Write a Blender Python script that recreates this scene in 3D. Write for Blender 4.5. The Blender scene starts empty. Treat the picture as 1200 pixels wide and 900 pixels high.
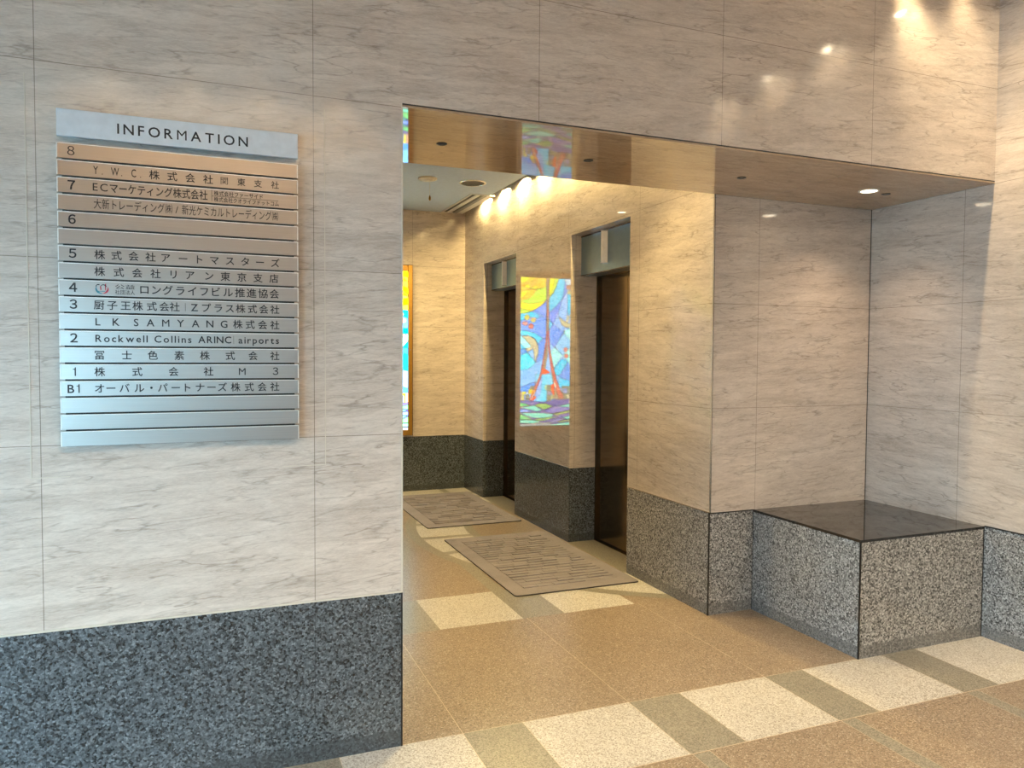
import bpy, bmesh, math, random
from mathutils import Vector, Matrix
random.seed(7)
sc = bpy.context.scene
C = sc.collection

# ---------------------------------------------------------------- camera
cam_data = bpy.data.cameras.new('camera')
cam = bpy.data.objects.new('camera', cam_data); C.objects.link(cam)
cam_data.sensor_width = 36.0
cam_data.lens = 36.0 * 889.54 / 1200.0
cam_data.clip_start = 0.02
YAW, PITCH, ROLL = math.radians(21.8218), math.radians(-2.1814), math.radians(0.3393)
fw = Vector((math.sin(YAW)*math.cos(PITCH), math.cos(YAW)*math.cos(PITCH), math.sin(PITCH)))
rt = Vector((math.cos(YAW), -math.sin(YAW), 0)); upv = rt.cross(fw)
r2 = rt*math.cos(ROLL) + upv*math.sin(ROLL); u2 = -rt*math.sin(ROLL) + upv*math.cos(ROLL)
cm = Matrix((r2, u2, -fw)).transposed().to_4x4(); cm.translation = Vector((-0.6552, -2.7124, 1.45))
cam.matrix_world = cm
sc.camera = cam

# ---------------------------------------------------------------- world, exposure
w = bpy.data.worlds.new('daylight'); sc.world = w; w.use_nodes = True
w.node_tree.nodes['Background'].inputs[0].default_value = (0.40, 0.73, 1.0, 1)
w.node_tree.nodes['Background'].inputs[1].default_value = 18.5
sc.view_settings.view_transform = 'Standard'
sc.view_settings.look = 'None'
sc.view_settings.gamma = 1.0
sc.view_settings.exposure = 0.06
sc.view_settings.use_curve_mapping = False
WARM = (1.0, 0.80, 0.52); WARM_LOBBY = (1.0, 0.73, 0.30)
P_LOBBY, P_LOBBY_FILL, P_HEADER, P_RIGHT, P_FOYER_FILL, P_ENTRY, P_NICHE = 40, 54, 14, 20, 38, 150, 20
GLASS_EMIT = 5.2

# ---------------------------------------------------------------- key dimensions (metres)
D, X1, X2, H, ZB = 0.774, 1.928, 3.073, 2.339, 0.578
EB = -3.45; XL = -4.0; ZC = 3.37; ZL = 2.962; YB = 5.121
E1, E2, E3, E4 = 1.663, 2.543, 3.659, 4.526
HE = 2.366

# ---------------------------------------------------------------- helpers
def lin(c):
    return tuple((x/255.0/12.92) if x/255.0 <= 0.04045 else ((x/255.0+0.055)/1.055)**2.4 for x in c)

class MB:
    """collects shapes into one mesh"""
    def __init__(s): s.bm = bmesh.new(); s.mi = 0
    def mat(s, i): s.mi = i; return s
    def box(s, a, b, bev=0.0):
        x0, y0, z0 = [min(p, q) for p, q in zip(a, b)]; x1, y1, z1 = [max(p, q) for p, q in zip(a, b)]
        t = bmesh.new()
        r = bmesh.ops.create_cube(t, size=1.0)
        bmesh.ops.scale(t, vec=(x1-x0, y1-y0, z1-z0), verts=t.verts)
        bmesh.ops.translate(t, vec=((x0+x1)/2, (y0+y1)/2, (z0+z1)/2), verts=t.verts)
        if bev > 0:
            bmesh.ops.bevel(t, geom=list(t.edges), offset=bev, segments=2, affect='EDGES', profile=0.5)
        s._add(t); return s
    def _add(s, t):
        m = bpy.data.meshes.new('t'); t.to_mesh(m); t.free()
        n0 = len(s.bm.faces)
        s.bm.from_mesh(m); bpy.data.meshes.remove(m)
        s.bm.faces.ensure_lookup_table()
        for f in s.bm.faces[n0:]: f.material_index = s.mi
    def poly(s, pts, mi=None):
        vs = [s.bm.verts.new(p) for p in pts]
        f = s.bm.faces.new(vs); f.material_index = s.mi if mi is None else mi
        return f
    def prism(s, pts, vec):
        a = [s.bm.verts.new(p) for p in pts]; b = [s.bm.verts.new(Vector(p)+Vector(vec)) for p in pts]
        fs = [s.bm.faces.new(a), s.bm.faces.new(list(reversed(b)))]
        n = len(a)
        for i in range(n):
            fs.append(s.bm.faces.new((a[i], b[i], b[(i+1) % n], a[(i+1) % n])))
        for f in fs: f.material_index = s.mi
        return s
    def lathe(s, prof, c, n=40, close=False):
        """profile (radius, z) turned about the vertical through c"""
        rings = []
        for r, z in prof:
            if r < 1e-6: rings.append([s.bm.verts.new((c[0], c[1], c[2]+z))])
            else: rings.append([s.bm.verts.new((c[0]+r*math.cos(2*math.pi*k/n), c[1]+r*math.sin(2*math.pi*k/n), c[2]+z)) for k in range(n)])
        for A, B in zip(rings, rings[1:]):
            for k in range(n):
                k2 = (k+1) % n
                if len(A) == 1 and len(B) == 1: continue
                if len(A) == 1: f = s.bm.faces.new((A[0], B[k], B[k2]))
                elif len(B) == 1: f = s.bm.faces.new((A[k], A[k2], B[0]))
                else: f = s.bm.faces.new((A[k], A[k2], B[k2], B[k]))
                f.material_index = s.mi; f.smooth = True
        return s
    def build(s, name, mats, parent=None, fix=True):
        if fix: bmesh.ops.recalc_face_normals(s.bm, faces=s.bm.faces)
        me = bpy.data.meshes.new(name); s.bm.to_mesh(me); s.bm.free()
        for m in (mats if isinstance(mats, (list, tuple)) else [mats]): me.materials.append(m)
        o = bpy.data.objects.new(name, me); C.objects.link(o)
        if parent is not None:
            o.parent = parent
            o.matrix_parent_inverse = parent_world(parent).inverted()
        return o

def parent_world(p):
    m = p.matrix_basis.copy()
    if p.parent: m = parent_world(p.parent) @ p.matrix_parent_inverse @ m
    return m

def struct(o): o['kind'] = 'structure'; return o
def thing(name, label, cat, loc=(0, 0, 0), group=None):
    o = bpy.data.objects.new(name, None); C.objects.link(o); o.location = loc
    o.empty_display_size = 0.1
    o['label'] = label; o['category'] = cat
    if group: o['group'] = group
    return o
def tag(o, label, cat, group=None):
    o['label'] = label; o['category'] = cat
    if group: o['group'] = group
    return o

# ---------------------------------------------------------------- materials
class NT:
    def __init__(s, name):
        s.m = bpy.data.materials.new(name); s.m.use_nodes = True
        s.t = s.m.node_tree; s.b = s.t.nodes['Principled BSDF']
    def n(s, typ, **kw):
        nd = s.t.nodes.new(typ)
        for k, v in kw.items(): setattr(nd, k, v)
        return nd
    def l(s, a, b): s.t.links.new(a, b)
    def math(s, op, a, b=None, c=None, clamp=False):
        nd = s.n('ShaderNodeMath', operation=op, use_clamp=clamp)
        for i, v in enumerate((a, b, c)):
            if v is None: continue
            if isinstance(v, (int, float)): nd.inputs[i].default_value = v
            else: s.l(v, nd.inputs[i])
        return nd.outputs[0]
    def ramp(s, fac, stops, interp='LINEAR'):
        nd = s.n('ShaderNodeValToRGB'); cr = nd.color_ramp; cr.interpolation = interp
        while len(cr.elements) > 1: cr.elements.remove(cr.elements[-1])
        for i, (p, c) in enumerate(stops):
            e = cr.elements[0] if i == 0 else cr.elements.new(p)
            e.position = p
            if isinstance(c, (int, float)): c = (c, c, c)
            e.color = (*c[:3], 1)
        s.l(fac, nd.inputs[0]); return nd.outputs[0]
    def mix(s, fac, a, b, mode='MIX'):
        nd = s.n('ShaderNodeMix', data_type='RGBA', blend_type=mode)
        for i, v in ((0, fac), (6, a), (7, b)):
            if isinstance(v, (int, float)): nd.inputs[i].default_value = v
            elif isinstance(v, tuple): nd.inputs[i].default_value = (*v[:3], 1)
            else: s.l(v, nd.inputs[i])
        return nd.outputs[2]
    def noise(s, vec, scale, detail=4, rough=0.55, out=0):
        nd = s.n('ShaderNodeTexNoise'); nd.inputs['Scale'].default_value = scale
        nd.inputs['Detail'].default_value = detail; nd.inputs['Roughness'].default_value = rough
        s.l(vec, nd.inputs['Vector']); return nd.outputs[out]
    def vor(s, vec, scale, feature='F1', out='Distance'):
        nd = s.n('ShaderNodeTexVoronoi', feature=feature); nd.inputs['Scale'].default_value = scale
        s.l(vec, nd.inputs['Vector']); return nd.outputs[out]
    def pos(s):
        g = s.n('ShaderNodeNewGeometry'); return g.outputs['Position']
    def xyz(s, v):
        nd = s.n('ShaderNodeSeparateXYZ'); s.l(v, nd.inputs[0]); return nd.outputs
    def comb(s, x, y, z):
        nd = s.n('ShaderNodeCombineXYZ')
        for i, v in enumerate((x, y, z)):
            if isinstance(v, (int, float)): nd.inputs[i].default_value = v
            else: s.l(v, nd.inputs[i])
        return nd.outputs[0]
    def vadd(s, a, b, k):
        nd = s.n('ShaderNodeVectorMath', operation='MULTIPLY_ADD')
        s.l(b, nd.inputs[0]); nd.inputs[1].default_value = (k, k, k) if not isinstance(k, tuple) else k
        s.l(a, nd.inputs[2]); return nd.outputs[0]

def plain(name, col, rough=0.5, metal=0.0, ior=1.5, emit=None, estr=1.0, var=0.06, scale=30.0):
    t = NT(name)
    n = t.noise(t.pos(), scale, 3)
    a = tuple(max(0, c*(1-var)) for c in col); b = tuple(min(1, c*(1+var)) for c in col)
    t.l(t.ramp(n, [(0.3, a), (0.7, b)]), t.b.inputs['Base Color'])
    t.b.inputs['Roughness'].default_value = rough; t.b.inputs['Metallic'].default_value = metal
    t.b.inputs['IOR'].default_value = ior
    if emit:
        t.b.inputs['Emission Color'].default_value = (*emit, 1); t.b.inputs['Emission Strength'].default_value = estr
    return t.m

def marble(name, dark, light, vein, axis, joints, zjoints, rough=0.07, ior=1.6, vstr=0.78, flat=False, jcol=(0.16, 0.13, 0.10)):
    t = NT(name); P = t.pos(); x, y, z = t.xyz(P)
    if flat: q = t.comb(x, t.math('MULTIPLY', y, 3.2), z)
    else:
        h = t.math('ADD', x, t.math('MULTIPLY', y, 1.0))
        d = t.math('MULTIPLY', t.math('SUBTRACT', x, y), 0.6)
        zz = t.math('MULTIPLY_ADD', z, 7.0, t.math('MULTIPLY', h, -0.45))
        q = t.comb(h, d, zz)
    wv = t.noise(q, 1.7, 5, 0.6, out=1)
    q2 = t.vadd(q, wv, 0.55)
    m1 = t.noise(q2, 2.4, 8, 0.62)
    m2 = t.noise(q2, 13.0, 6, 0.7)
    m3 = t.noise(t.comb(t.xyz(q)[0], t.xyz(q)[1], t.math('MULTIPLY', t.xyz(q)[2], 2.2)), 55.0, 4, 0.7)
    f = t.math('ADD', t.math('MULTIPLY', m1, 0.46), t.math('ADD', t.math('MULTIPLY', m2, 0.36), t.math('MULTIPLY', m3, 0.36)))
    base = t.ramp(f, [(0.46, dark), (0.58, tuple((a+b)/2 for a, b in zip(dark, light))), (0.70, light)])
    # long wandering cracks
    n1 = t.noise(t.vadd(q, t.noise(q, 5.0, 4, 0.6, out=1), 0.05), 0.95, 4.5, 0.56)
    l1 = t.math('ABSOLUTE', t.math('SUBTRACT', n1, 0.5))
    k1 = t.math('MULTIPLY', t.ramp(l1, [(0.0, 0.65), (0.0024, 0.4), (0.0060, 0.0)]), t.ramp(t.noise(q, 2.1, 4), [(0.47, 0.0), (0.58, 1.0)]))
    n3 = t.noise(t.vadd(q, t.noise(q, 8.0, 4, 0.6, out=1), 0.04), 2.1, 4, 0.54)
    l3 = t.math('ABSOLUTE', t.math('SUBTRACT', n3, 0.52))
    k3 = t.math('MULTIPLY', t.ramp(l3, [(0.0, 0.35), (0.0035, 0.2), (0.010, 0.0)]), t.ramp(t.noise(q, 3.7, 4), [(0.50, 0.0), (0.60, 1.0)]))
    q4 = t.vadd(q, t.noise(q, 9.0, 5, 0.65, out=1), 0.17)
    q5 = t.vadd(q, t.noise(q, 6.0, 5, 0.62, out=1), 0.20)
    c2 = t.vor(q5, 4.6, 'DISTANCE_TO_EDGE')
    k2 = t.math('MULTIPLY', t.ramp(c2, [(0.0, 0.72), (0.025, 0.45), (0.085, 0.0)]), t.ramp(t.noise(q, 4.0, 4, 0.6), [(0.47, 0.0), (0.66, 1.0)]))
    k2 = t.math('MAXIMUM', k2, k3)
    k = t.math('MULTIPLY', t.math('MAXIMUM', k1, k2), vstr, clamp=True)
    col = t.mix(k, base, vein)
    # pale fossil flecks
    fl = t.ramp(t.vor(q4, 26.0), [(0.0, 0.45), (0.10, 0.0)])
    col = t.mix(t.math('MULTIPLY', fl, t.ramp(t.noise(q, 9, 2), [(0.55, 0), (0.65, 1)])), col, tuple(min(1, c*1.22) for c in light))
    # joints between the slabs
    j = None
    for v in zjoints:
        a = t.math('LESS_THAN', t.math('ABSOLUTE', t.math('SUBTRACT', z, v)), 0.0011)
        j = a if j is None else t.math('MAXIMUM', j, a)
    for v in joints:
        a = t.math('LESS_THAN', t.math('ABSOLUTE', t.math('SUBTRACT', (x, y)[axis], v)), 0.0012)
        j = a if j is None else t.math('MAXIMUM', j, a)
    if j is not None: col = t.mix(t.math('MULTIPLY', j, 0.75), col, jcol)
    t.l(col, t.b.inputs['Base Color'])
    t.b.inputs['IOR'].default_value = ior
    t.l(t.ramp(m2, [(0.3, rough), (0.7, rough*1.5)]), t.b.inputs['Roughness'])
    return t.m

def granite(name, k=1.0, tint=(0.93, 1.0, 1.07), scale=150.0, rough=0.16, joints=()):
    t = NT(name); P = t.pos()
    q = t.vadd(P, t.noise(P, 120, 3, 0.6, out=1), 0.007)
    nd = t.n('ShaderNodeTexVoronoi'); nd.inputs['Scale'].default_value = scale; t.l(q, nd.inputs['Vector'])
    r = t.xyz(nd.outputs['Color'])[0]
    nd2 = t.n('ShaderNodeTexVoronoi'); nd2.inputs['Scale'].default_value = scale*2.3; t.l(q, nd2.inputs['Vector'])
    r2_ = t.xyz(nd2.outputs['Color'])[1]
    v = t.math('ADD', t.math('MULTIPLY', r, 0.72), t.math('MULTIPLY', r2_, 0.28))
    T = lambda g: tuple(g*k*c for c in tint)
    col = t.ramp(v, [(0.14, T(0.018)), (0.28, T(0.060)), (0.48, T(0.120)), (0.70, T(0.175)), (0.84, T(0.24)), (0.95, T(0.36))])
    # honed kick strip along the floor
    z = t.xyz(P)[2]
    s = t.math('LESS_THAN', z, 0.062)
    col = t.mix(t.math('MULTIPLY', s, 0.62), col, T(0.075))
    for v_ in joints:
        col = t.mix(t.math('MULTIPLY', t.math('LESS_THAN', t.math('ABSOLUTE', t.math('SUBTRACT', t.xyz(P)[0], v_)), 0.001), .6), col, T(0.02))
    t.l(col, t.b.inputs['Base Color'])
    t.b.inputs['Roughness'].default_value = rough; t.b.inputs['IOR'].default_value = 1.55
    return t.m

def terrazzo(name, stops, rough=0.3, scale=230.0):
    t = NT(name); P = t.pos()
    nd = t.n('ShaderNodeTexVoronoi'); nd.inputs['Scale'].default_value = scale; t.l(P, nd.inputs['Vector'])
    r = t.xyz(nd.outputs['Color'])[0]
    big = t.noise(P, 1.3, 4, 0.6)
    n = t.noise(P, 420, 2)
    v = t.math('ADD', t.math('MULTIPLY', r, 0.75), t.math('MULTIPLY', n, 0.25))
    col = t.ramp(v, stops)
    col = t.mix(1.0, col, t.ramp(big, [(0.3, 0.90), (0.7, 1.05)]), 'MULTIPLY')
    t.l(col, t.b.inputs['Base Color'])
    t.b.inputs['Roughness'].default_value = rough; t.b.inputs['IOR'].default_value = 1.5
    return t.m

ML, MD, MV = (0.70, 0.625, 0.56), (0.45, 0.385, 0.335), (0.17, 0.13, 0.105)
xj = [-3.679, -2.832, -1.985, -1.138, -0.312, 0.536, 1.388, 2.239]
zj = [1.160, 1.742, 2.812]
M_front = marble('marble_front', MD, ML, MV, 0, xj, zj + [2.337], ior=1.9)
M_right = marble('marble_right', MD, ML, MV, 1, [0.160, -0.69, -1.54, -2.39], zj + [2.337], ior=1.8)
M_elev = marble('marble_elevator', MD, ML, MV, 1, [1.545, 2.585, 3.615, 4.57], zj[:2] + [2.385], ior=1.8, rough=0.018)
M_back = marble('marble_back', MD, ML, MV, 0, [0.60, 1.348], zj[:2] + [2.38])
M_jamb = marble('marble_jamb', MD, ML, MV, 0, [1.970], zj[:2])
M_soffit = marble('marble_soffit', (0.37, 0.26, 0.17), (0.52, 0.385, 0.26), (0.12, 0.09, 0.06), 0, [-0.312, 2.239], [], rough=0.02, ior=2.3, vstr=0.5, flat=True)
M_granite = granite('granite_dim', 0.74, tint=(0.86, 1.0, 1.12), joints=(-1.138, -0.312))  # bluish granite, darkened for the bases that get less light
M_granite_lit = granite('granite_lit', 1.9, tint=(1.0, 1.0, 1.0))  # same granite, colour raised for the brighter-lit pillar, bench and right base
M_blackstone = plain('black_polished_stone', (0.018, 0.016, 0.015), 0.03, ior=1.75, var=0.3, scale=90)
M_seal = plain('black_sealant', (0.008, 0.008, 0.009), 0.35)
M_bead = plain('cream_bead', (0.62, 0.56, 0.47), 0.22, ior=1.6)
M_steeltrim = plain('steel_trim', (0.75, 0.72, 0.66), 0.18, 1.0)
M_paint = plain('ceiling_paint', (0.48, 0.56, 0.66), 0.7)
M_foyerceil = plain('foyer_ceiling_paint', (0.50, 0.43, 0.38), 0.7)
M_tbrown = terrazzo('terrazzo_brown', [(0.10, (0.13, 0.092, 0.065)), (0.34, (0.265, 0.203, 0.148)), (0.66, (0.335, 0.262, 0.195)), (0.80, (0.40, 0.325, 0.25)), (0.93, (0.66, 0.60, 0.52))])
M_tlight = terrazzo('terrazzo_light', [(0.12, (0.28, 0.24, 0.20)), (0.36, (0.50, 0.47, 0.43)), (0.8, (0.70, 0.68, 0.645))])
M_tgrey = terrazzo('terrazzo_grey', [(0.12, (0.16, 0.145, 0.12)), (0.4, (0.255, 0.235, 0.19)), (0.8, (0.36, 0.335, 0.28))])
M_joint = plain('pale_joint', (0.62, 0.52, 0.40), 0.5)
M_mat = None
M_black = plain('ink_black', (0.006, 0.006, 0.010), 0.6)
M_white_metal = plain('white_enamel', (0.78, 0.76, 0.70), 0.35)
M_cream = plain('cream_plastic', (0.70, 0.64, 0.50), 0.4)
M_chrome = plain('chrome', (0.85, 0.85, 0.86), 0.08, 1.0)
M_dark = plain('dark_recess', (0.03, 0.028, 0.022), 0.5)
M_grey_blade = plain('grey_blade', (0.22, 0.25, 0.28), 0.35, 0.6)
M_bronze = plain('bronze_steel', (0.20, 0.145, 0.085), 0.16, 1.0, var=0.03)
M_bronze_frame = plain('bronze_frame', (0.13, 0.10, 0.07), 0.2, 1.0)
M_transom = plain('grey_transom_steel', (0.22, 0.31, 0.38), 0.30, 0.6)
M_gold = plain('gold_frame', (0.42, 0.22, 0.035), 0.35, 0.55)
M_lead = plain('lead_came', (0.05, 0.06, 0.09), 0.5)
M_lamp = plain('lamp_lens', (1, 0.9, 0.75), 0.3, emit=(1.0, 0.84, 0.60), estr=10.0)
M_lantern = plain('lantern_lens', (0.78, 0.74, 0.68), 0.3, emit=(1.0, 0.92, 0.80), estr=0.04)
M_alu = plain('anodised_header', (0.66, 0.71, 0.77), 0.40, 0.25)
M_frame_dark = plain('dark_door_frame', (0.10, 0.10, 0.11), 0.3, 0.8)

def brushed(name, col, rough=0.30):
    t = NT(name); P = t.pos(); x, y, z = t.xyz(P)
    n = t.noise(t.comb(t.math('MULTIPLY', x, 3.0), y, t.math('MULTIPLY', z, 900.0)), 1.0, 3)
    t.l(t.ramp(n, [(0.3, tuple(c*0.93 for c in col)), (0.7, tuple(min(1, c*1.05) for c in col))]), t.b.inputs['Base Color'])
    t.b.inputs['Metallic'].default_value = 1.0
    t.b.inputs['Roughness'].default_value = rough
    t.b.inputs['Anisotropic'].default_value = 0.75
    tg = t.n('ShaderNodeTangent', direction_type='RADIAL', axis='Z')
    t.l(tg.outputs[0], t.b.inputs['Tangent'])
    return t.m
M_steel = brushed('brushed_steel', (0.50, 0.445, 0.40), 0.32)
M_edge = plain('polished_edge', (0.92, 0.91, 0.88), 0.3, 0.4)

def glass_mat():
    t = NT('clear_glass')
    tr = t.n('ShaderNodeBsdfTransparent'); tr.inputs[0].default_value = (0.92, 0.96, 0.96, 1)
    gl = t.n('ShaderNodeBsdfGlossy'); gl.inputs['Roughness'].default_value = 0.0
    fr = t.n('ShaderNodeFresnel'); fr.inputs[0].default_value = 1.5
    mx = t.n('ShaderNodeMixShader'); t.l(fr.outputs[0], mx.inputs[0]); t.l(tr.outputs[0], mx.inputs[1]); t.l(gl.outputs[0], mx.inputs[2])
    t.l(mx.outputs[0], t.t.nodes['Material Output'].inputs[0]); return t.m
M_glass = glass_mat()

def mat_fabric():
    t = NT('ribbed_mat_carpet'); P = t.pos()
    n = t.noise(P, 700, 3); b = t.noise(P, 6, 4)
    c = t.ramp(t.math('ADD', t.math('MULTIPLY', n, .6), t.math('MULTIPLY', b, .4)), [(0.35, (0.18, 0.162, 0.175)), (0.65, (0.295, 0.265, 0.285))])
    t.l(c, t.b.inputs['Base Color']); t.b.inputs['Roughness'].default_value = 0.85
    bp = t.n('ShaderNodeBump'); bp.inputs['Strength'].default_value = 0.4; bp.inputs['Distance'].default_value = 0.002
    t.l(n, bp.inputs['Height']); t.l(bp.outputs[0], t.b.inputs['Normal']); return t.m
M_mat = mat_fabric()
M_rubber = plain('black_rubber_edge', (0.03, 0.026, 0.026), 0.6)

# ---------------------------------------------------------------- the room
# floor: terrazzo, laid as bands and a ring of coloured fields
def floor():
    f = MB()
    f.mat(0).box((XL-0.2, EB-0.2, -0.12), (X2+0.2, YB+0.2, 0.0))
    def rect(x0, x1, y0, y1, mi, z): f.poly([(x0, y0, z), (x1, y0, z), (x1, y1, z), (x0, y1, z)], mi)
    B0, B1 = -0.440, 0.004
    GX = [(-1.905, -1.659), (-1.190, -0.945), (-0.475, -0.229), (0.239, 0.486), (0.967, 1.215), (1.672, 1.888), (2.374, 2.598)]
    rect(XL, X2, B0, B1, 1, 0.0002)
    for a, b in GX: rect(a, b, B0, B1, 2, 0.0004)
    for a, b in GX: rect(a+0.004, a+0.078, EB, B0-0.006, 2, 0.0003)
    for yy in (-1.12, -2.20): rect(XL, X2, yy, yy+0.072, 2, 0.00035)
    # pale joints
    def line(x0, y0, x1, y1, w=0.0035):
        d = Vector((x1-x0, y1-y0, 0)).normalized(); n = Vector((-d.y, d.x, 0))*w/2
        f.poly([(x0+n.x, y0+n.y, .0006), (x1+n.x, y1+n.y, .0006), (x1-n.x, y1-n.y, .0006), (x0-n.x, y0-n.y, .0006)], 3)
    line(XL, B0, X2, B0); line(XL, B1, X2, B1, .0025)
    for a, b in GX:
        line(a, B0, a, B1, .0025); line(b, B0, b, B1, .002)
        line(a+.004, B0, a+.004, EB, .002); line(a+.078, B0, a+.078, EB, .002)
    for xx in (0.239, 0.967, 1.672): line(xx, B1, xx, 1.094, .0025)
    # second band in the passage
    rect(0.02, X1-0.28, 1.094, 1.605, 1, 0.0002)
    for a, b in ((0.02, 0.471), (0.945, 1.197)): rect(a, b, 1.094, 1.605, 2, 0.0003)
    rect(0.945, 1.03, 1.605, 2.30, 2, 0.0003)
    # ring of pale blocks round a brown disc
    cx, cy = 3.00, 2.985
    def sector(r0, r1, a0, a1, mi, z, n=40):
        pts = [(r0, a0+(a1-a0)*k/n) for k in range(n+1)]; pto = [(r1, a0+(a1-a0)*k/n) for k in range(n+1)]
        clip = lambda r, a: (min(cx+r*math.cos(a), X1+0.3), cy+r*math.sin(a), z)
        for k in range(n):
            q = [clip(*pts[k]), clip(*pts[k+1]), clip(*pto[k+1]), clip(*pto[k])]
            if all(p[0] >= X1+0.299 for p in q): continue
            try: f.poly(q, mi)
            except ValueError: pass
    A0, A1 = math.radians(119), math.radians(243)
    sector(0.02, 2.10, A0, A1, 1, 0.0004)
    sector(2.10, 2.185, A0, A1, 2, 0.0007)
    sector(0.02, 1.63, A0, A1, 0, 0.0007)
    sector(1.63, 1.70, A0, A1, 2, 0.0009)
    for k in range(-4, 4):
        a = math.radians(178.2) + k*math.radians(13.5)
        sector(1.70, 2.10, a-0.018, a+0.018, 2, 0.0006, 4)
    # lower right: pale field beyond the ring
    f.poly([(1.66, 1.40, .0005), (1.76, 1.245, .0005), (1.925, 1.13, .0005), (1.925, 1.45, .0005)], 1)
    # pale strip along the back wall
    rect(0.02, X1, 4.87, YB, 1, 0.0011); rect(1.632, 1.702, 4.87, YB, 2, 0.0012)
    # sills of the two lifts
    for a, b in ((E1, E2), (E3, E4)): rect(X1-0.004, X1+0.25, a, b, 2, 0.0013)
    return struct(f.build('floor', [M_tbrown, M_tlight, M_tgrey, M_joint], fix=False))
floor()

def slab(name, a, b, mat): return struct(MB().box(a, b).build(name, mat))
# main wall with the sign, and the header over passage and niche
slab('wall_left', (XL, 0, ZB), (0, 0.15, H+0.012), M_front)
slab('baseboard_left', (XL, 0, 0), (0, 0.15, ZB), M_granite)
slab('wall_header', (XL, 0, H+0.012), (X2, D, ZC+0.15), M_front)
slab('ceiling_soffit', (0, 0.0, H), (X2, D, H+0.012), M_soffit)
slab('trim_1', (0, -0.0006, H+0.007), (X2, 0.005, H+0.0125), M_seal)
# lobby shell
slab('wall_lobby_left', (-0.15, 0.15, ZB), (0, YB, ZL+0.12), M_back)
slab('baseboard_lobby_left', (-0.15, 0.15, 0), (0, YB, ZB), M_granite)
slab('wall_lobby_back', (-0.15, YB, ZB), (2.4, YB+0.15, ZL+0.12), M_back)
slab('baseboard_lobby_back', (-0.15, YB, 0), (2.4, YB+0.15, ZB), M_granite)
SL = 0.085   # lamp slot between the lobby ceiling and the lift wall
slab('ceiling_lobby', (-0.15, D, ZL), (X1-SL, YB+0.15, ZL+0.025), M_paint)
slab('ceiling_lobby_slot', (-0.15, D, ZL+0.12), (2.4, YB+0.15, ZL+0.2), M_paint)
# pillar with the back of the niche
slab('wall_pillar', (X1, D, ZB), (X2+0.15, E1, ZL+0.12), M_elev)
slab('wall_niche', (X1+0.004, D-0.002, ZB), (X2, D, H), M_front)
slab('baseboard_pillar', (X1, D-0.001, 0), (X2+0.15, E1, ZB), M_granite_lit)
# lift wall
for i, (a, b) in enumerate(((E2, E3), (E4, YB))):
    nm = ('middle', 'far')[i]
    slab('wall_lift_'+nm, (X1, a, ZB), (2.35, b, ZL+0.12), [M_elev])
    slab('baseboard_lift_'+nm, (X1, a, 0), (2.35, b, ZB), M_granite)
for i, (a, b) in enumerate(((E1, E2), (E3, E4))):
    slab('wall_lift_head_'+('near', 'far')[i], (X1, a, HE), (2.35, b, ZL+0.12), M_elev)
    # stone return beside the door (faces the passage), with its granite foot
    slab('wall_lift_jamb_'+('near', 'far')[i], (X1+0.004, b-0.003, ZB), (2.165, b, HE), M_jamb)
    slab('wall_lift_back_'+('near', 'far')[i], (2.24, a, 0), (2.35, b, HE), M_seal)
# right wall, entrance wall, left end
slab('wall_right', (X2, EB, ZB), (X2+0.15, D, ZC+0.15), M_right)
slab('baseboard_right', (X2, EB, 0), (X2+0.15, D, ZB), M_granite_lit)
SF = 0.13
slab('ceiling_foyer', (XL-0.15, EB+SF, ZC), (X2-SF, -SF, ZC+0.02), M_foyerceil)
slab('ceiling_foyer_slot', (XL-0.15, EB-0.15, ZC+0.15), (X2+0.15, D, ZC+0.22), M_foyerceil)
ex0, ex1, ez = -3.75, -2.15, 1.90
ww = MB(); ww.box((ex1, EB-0.15, 0), (X2+0.15, EB, ZC+0.15)); ww.box((XL-0.15, EB-0.15, 0), (ex0, EB, ZC+0.15)); ww.box((ex0, EB-0.15, ez), (ex1, EB, ZC+0.15))
struct(ww.build('wall_entrance', M_front))
ly0, ly1 = -3.3, -0.2
ww = MB(); ww.box((XL-0.15, ly1, 0), (XL, 0.15, ZC+0.15)); ww.box((XL-0.15, EB, 0), (XL, ly0, ZC+0.15)); ww.box((XL-0.15, ly0, ez), (XL, ly1, ZC+0.15))
struct(ww.build('wall_street', M_right))

def glazing(name, p0, p1, axis):
    root = bpy.data.objects.new(name, None); C.objects.link(root); struct(root)
    fr = MB(); n = 3 if axis == 0 else 4
    a0, a1 = (p0[axis], p1[axis])
    def bx(u0, u1, z0, z1, t):
        c = p0[1-axis]
        if axis == 0: fr.box((u0, c-t, z0), (u1, c+t, z1))
        else: fr.box((c-t, u0, z0), (c+t, u1, z1))
    for k in range(n):
        u = a0 + (a1-a0)*k/(n-1)
        bx(max(a0, u-0.03), min(a1, u+0.03), 0, ez, 0.03)
    bx(a0, a1, ez-0.06, ez, 0.03); bx(a0, a1, 0, 0.09, 0.03); bx(a0, a1, 0.95, 0.99, 0.028)
    fr.build('window_frame', M_frame_dark, root)
    gp = MB(); c = p0[1-axis]
    if axis == 0: gp.box((a0, c-0.004, 0.02), (a1, c+0.004, ez))
    else: gp.box((c-0.004, a0, 0.02), (c+0.004, a1, ez))
    gp.build('window_glass', M_glass, root)
    L = bpy.data.lights.new('daylight_portal', 'AREA'); L.shape = 'RECTANGLE'; L.size = a1-a0; L.size_y = ez
    L.cycles.is_portal = True
    lo = bpy.data.objects.new('daylight_portal', L); C.objects.link(lo)
    if axis == 0: lo.location = ((a0+a1)/2, EB-0.14, ez/2); lo.rotation_euler = (math.radians(90), 0, 0)
    else: lo.location = (XL-0.14, (a0+a1)/2, ez/2); lo.rotation_euler = (math.radians(90), 0, math.radians(-90))
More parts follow.
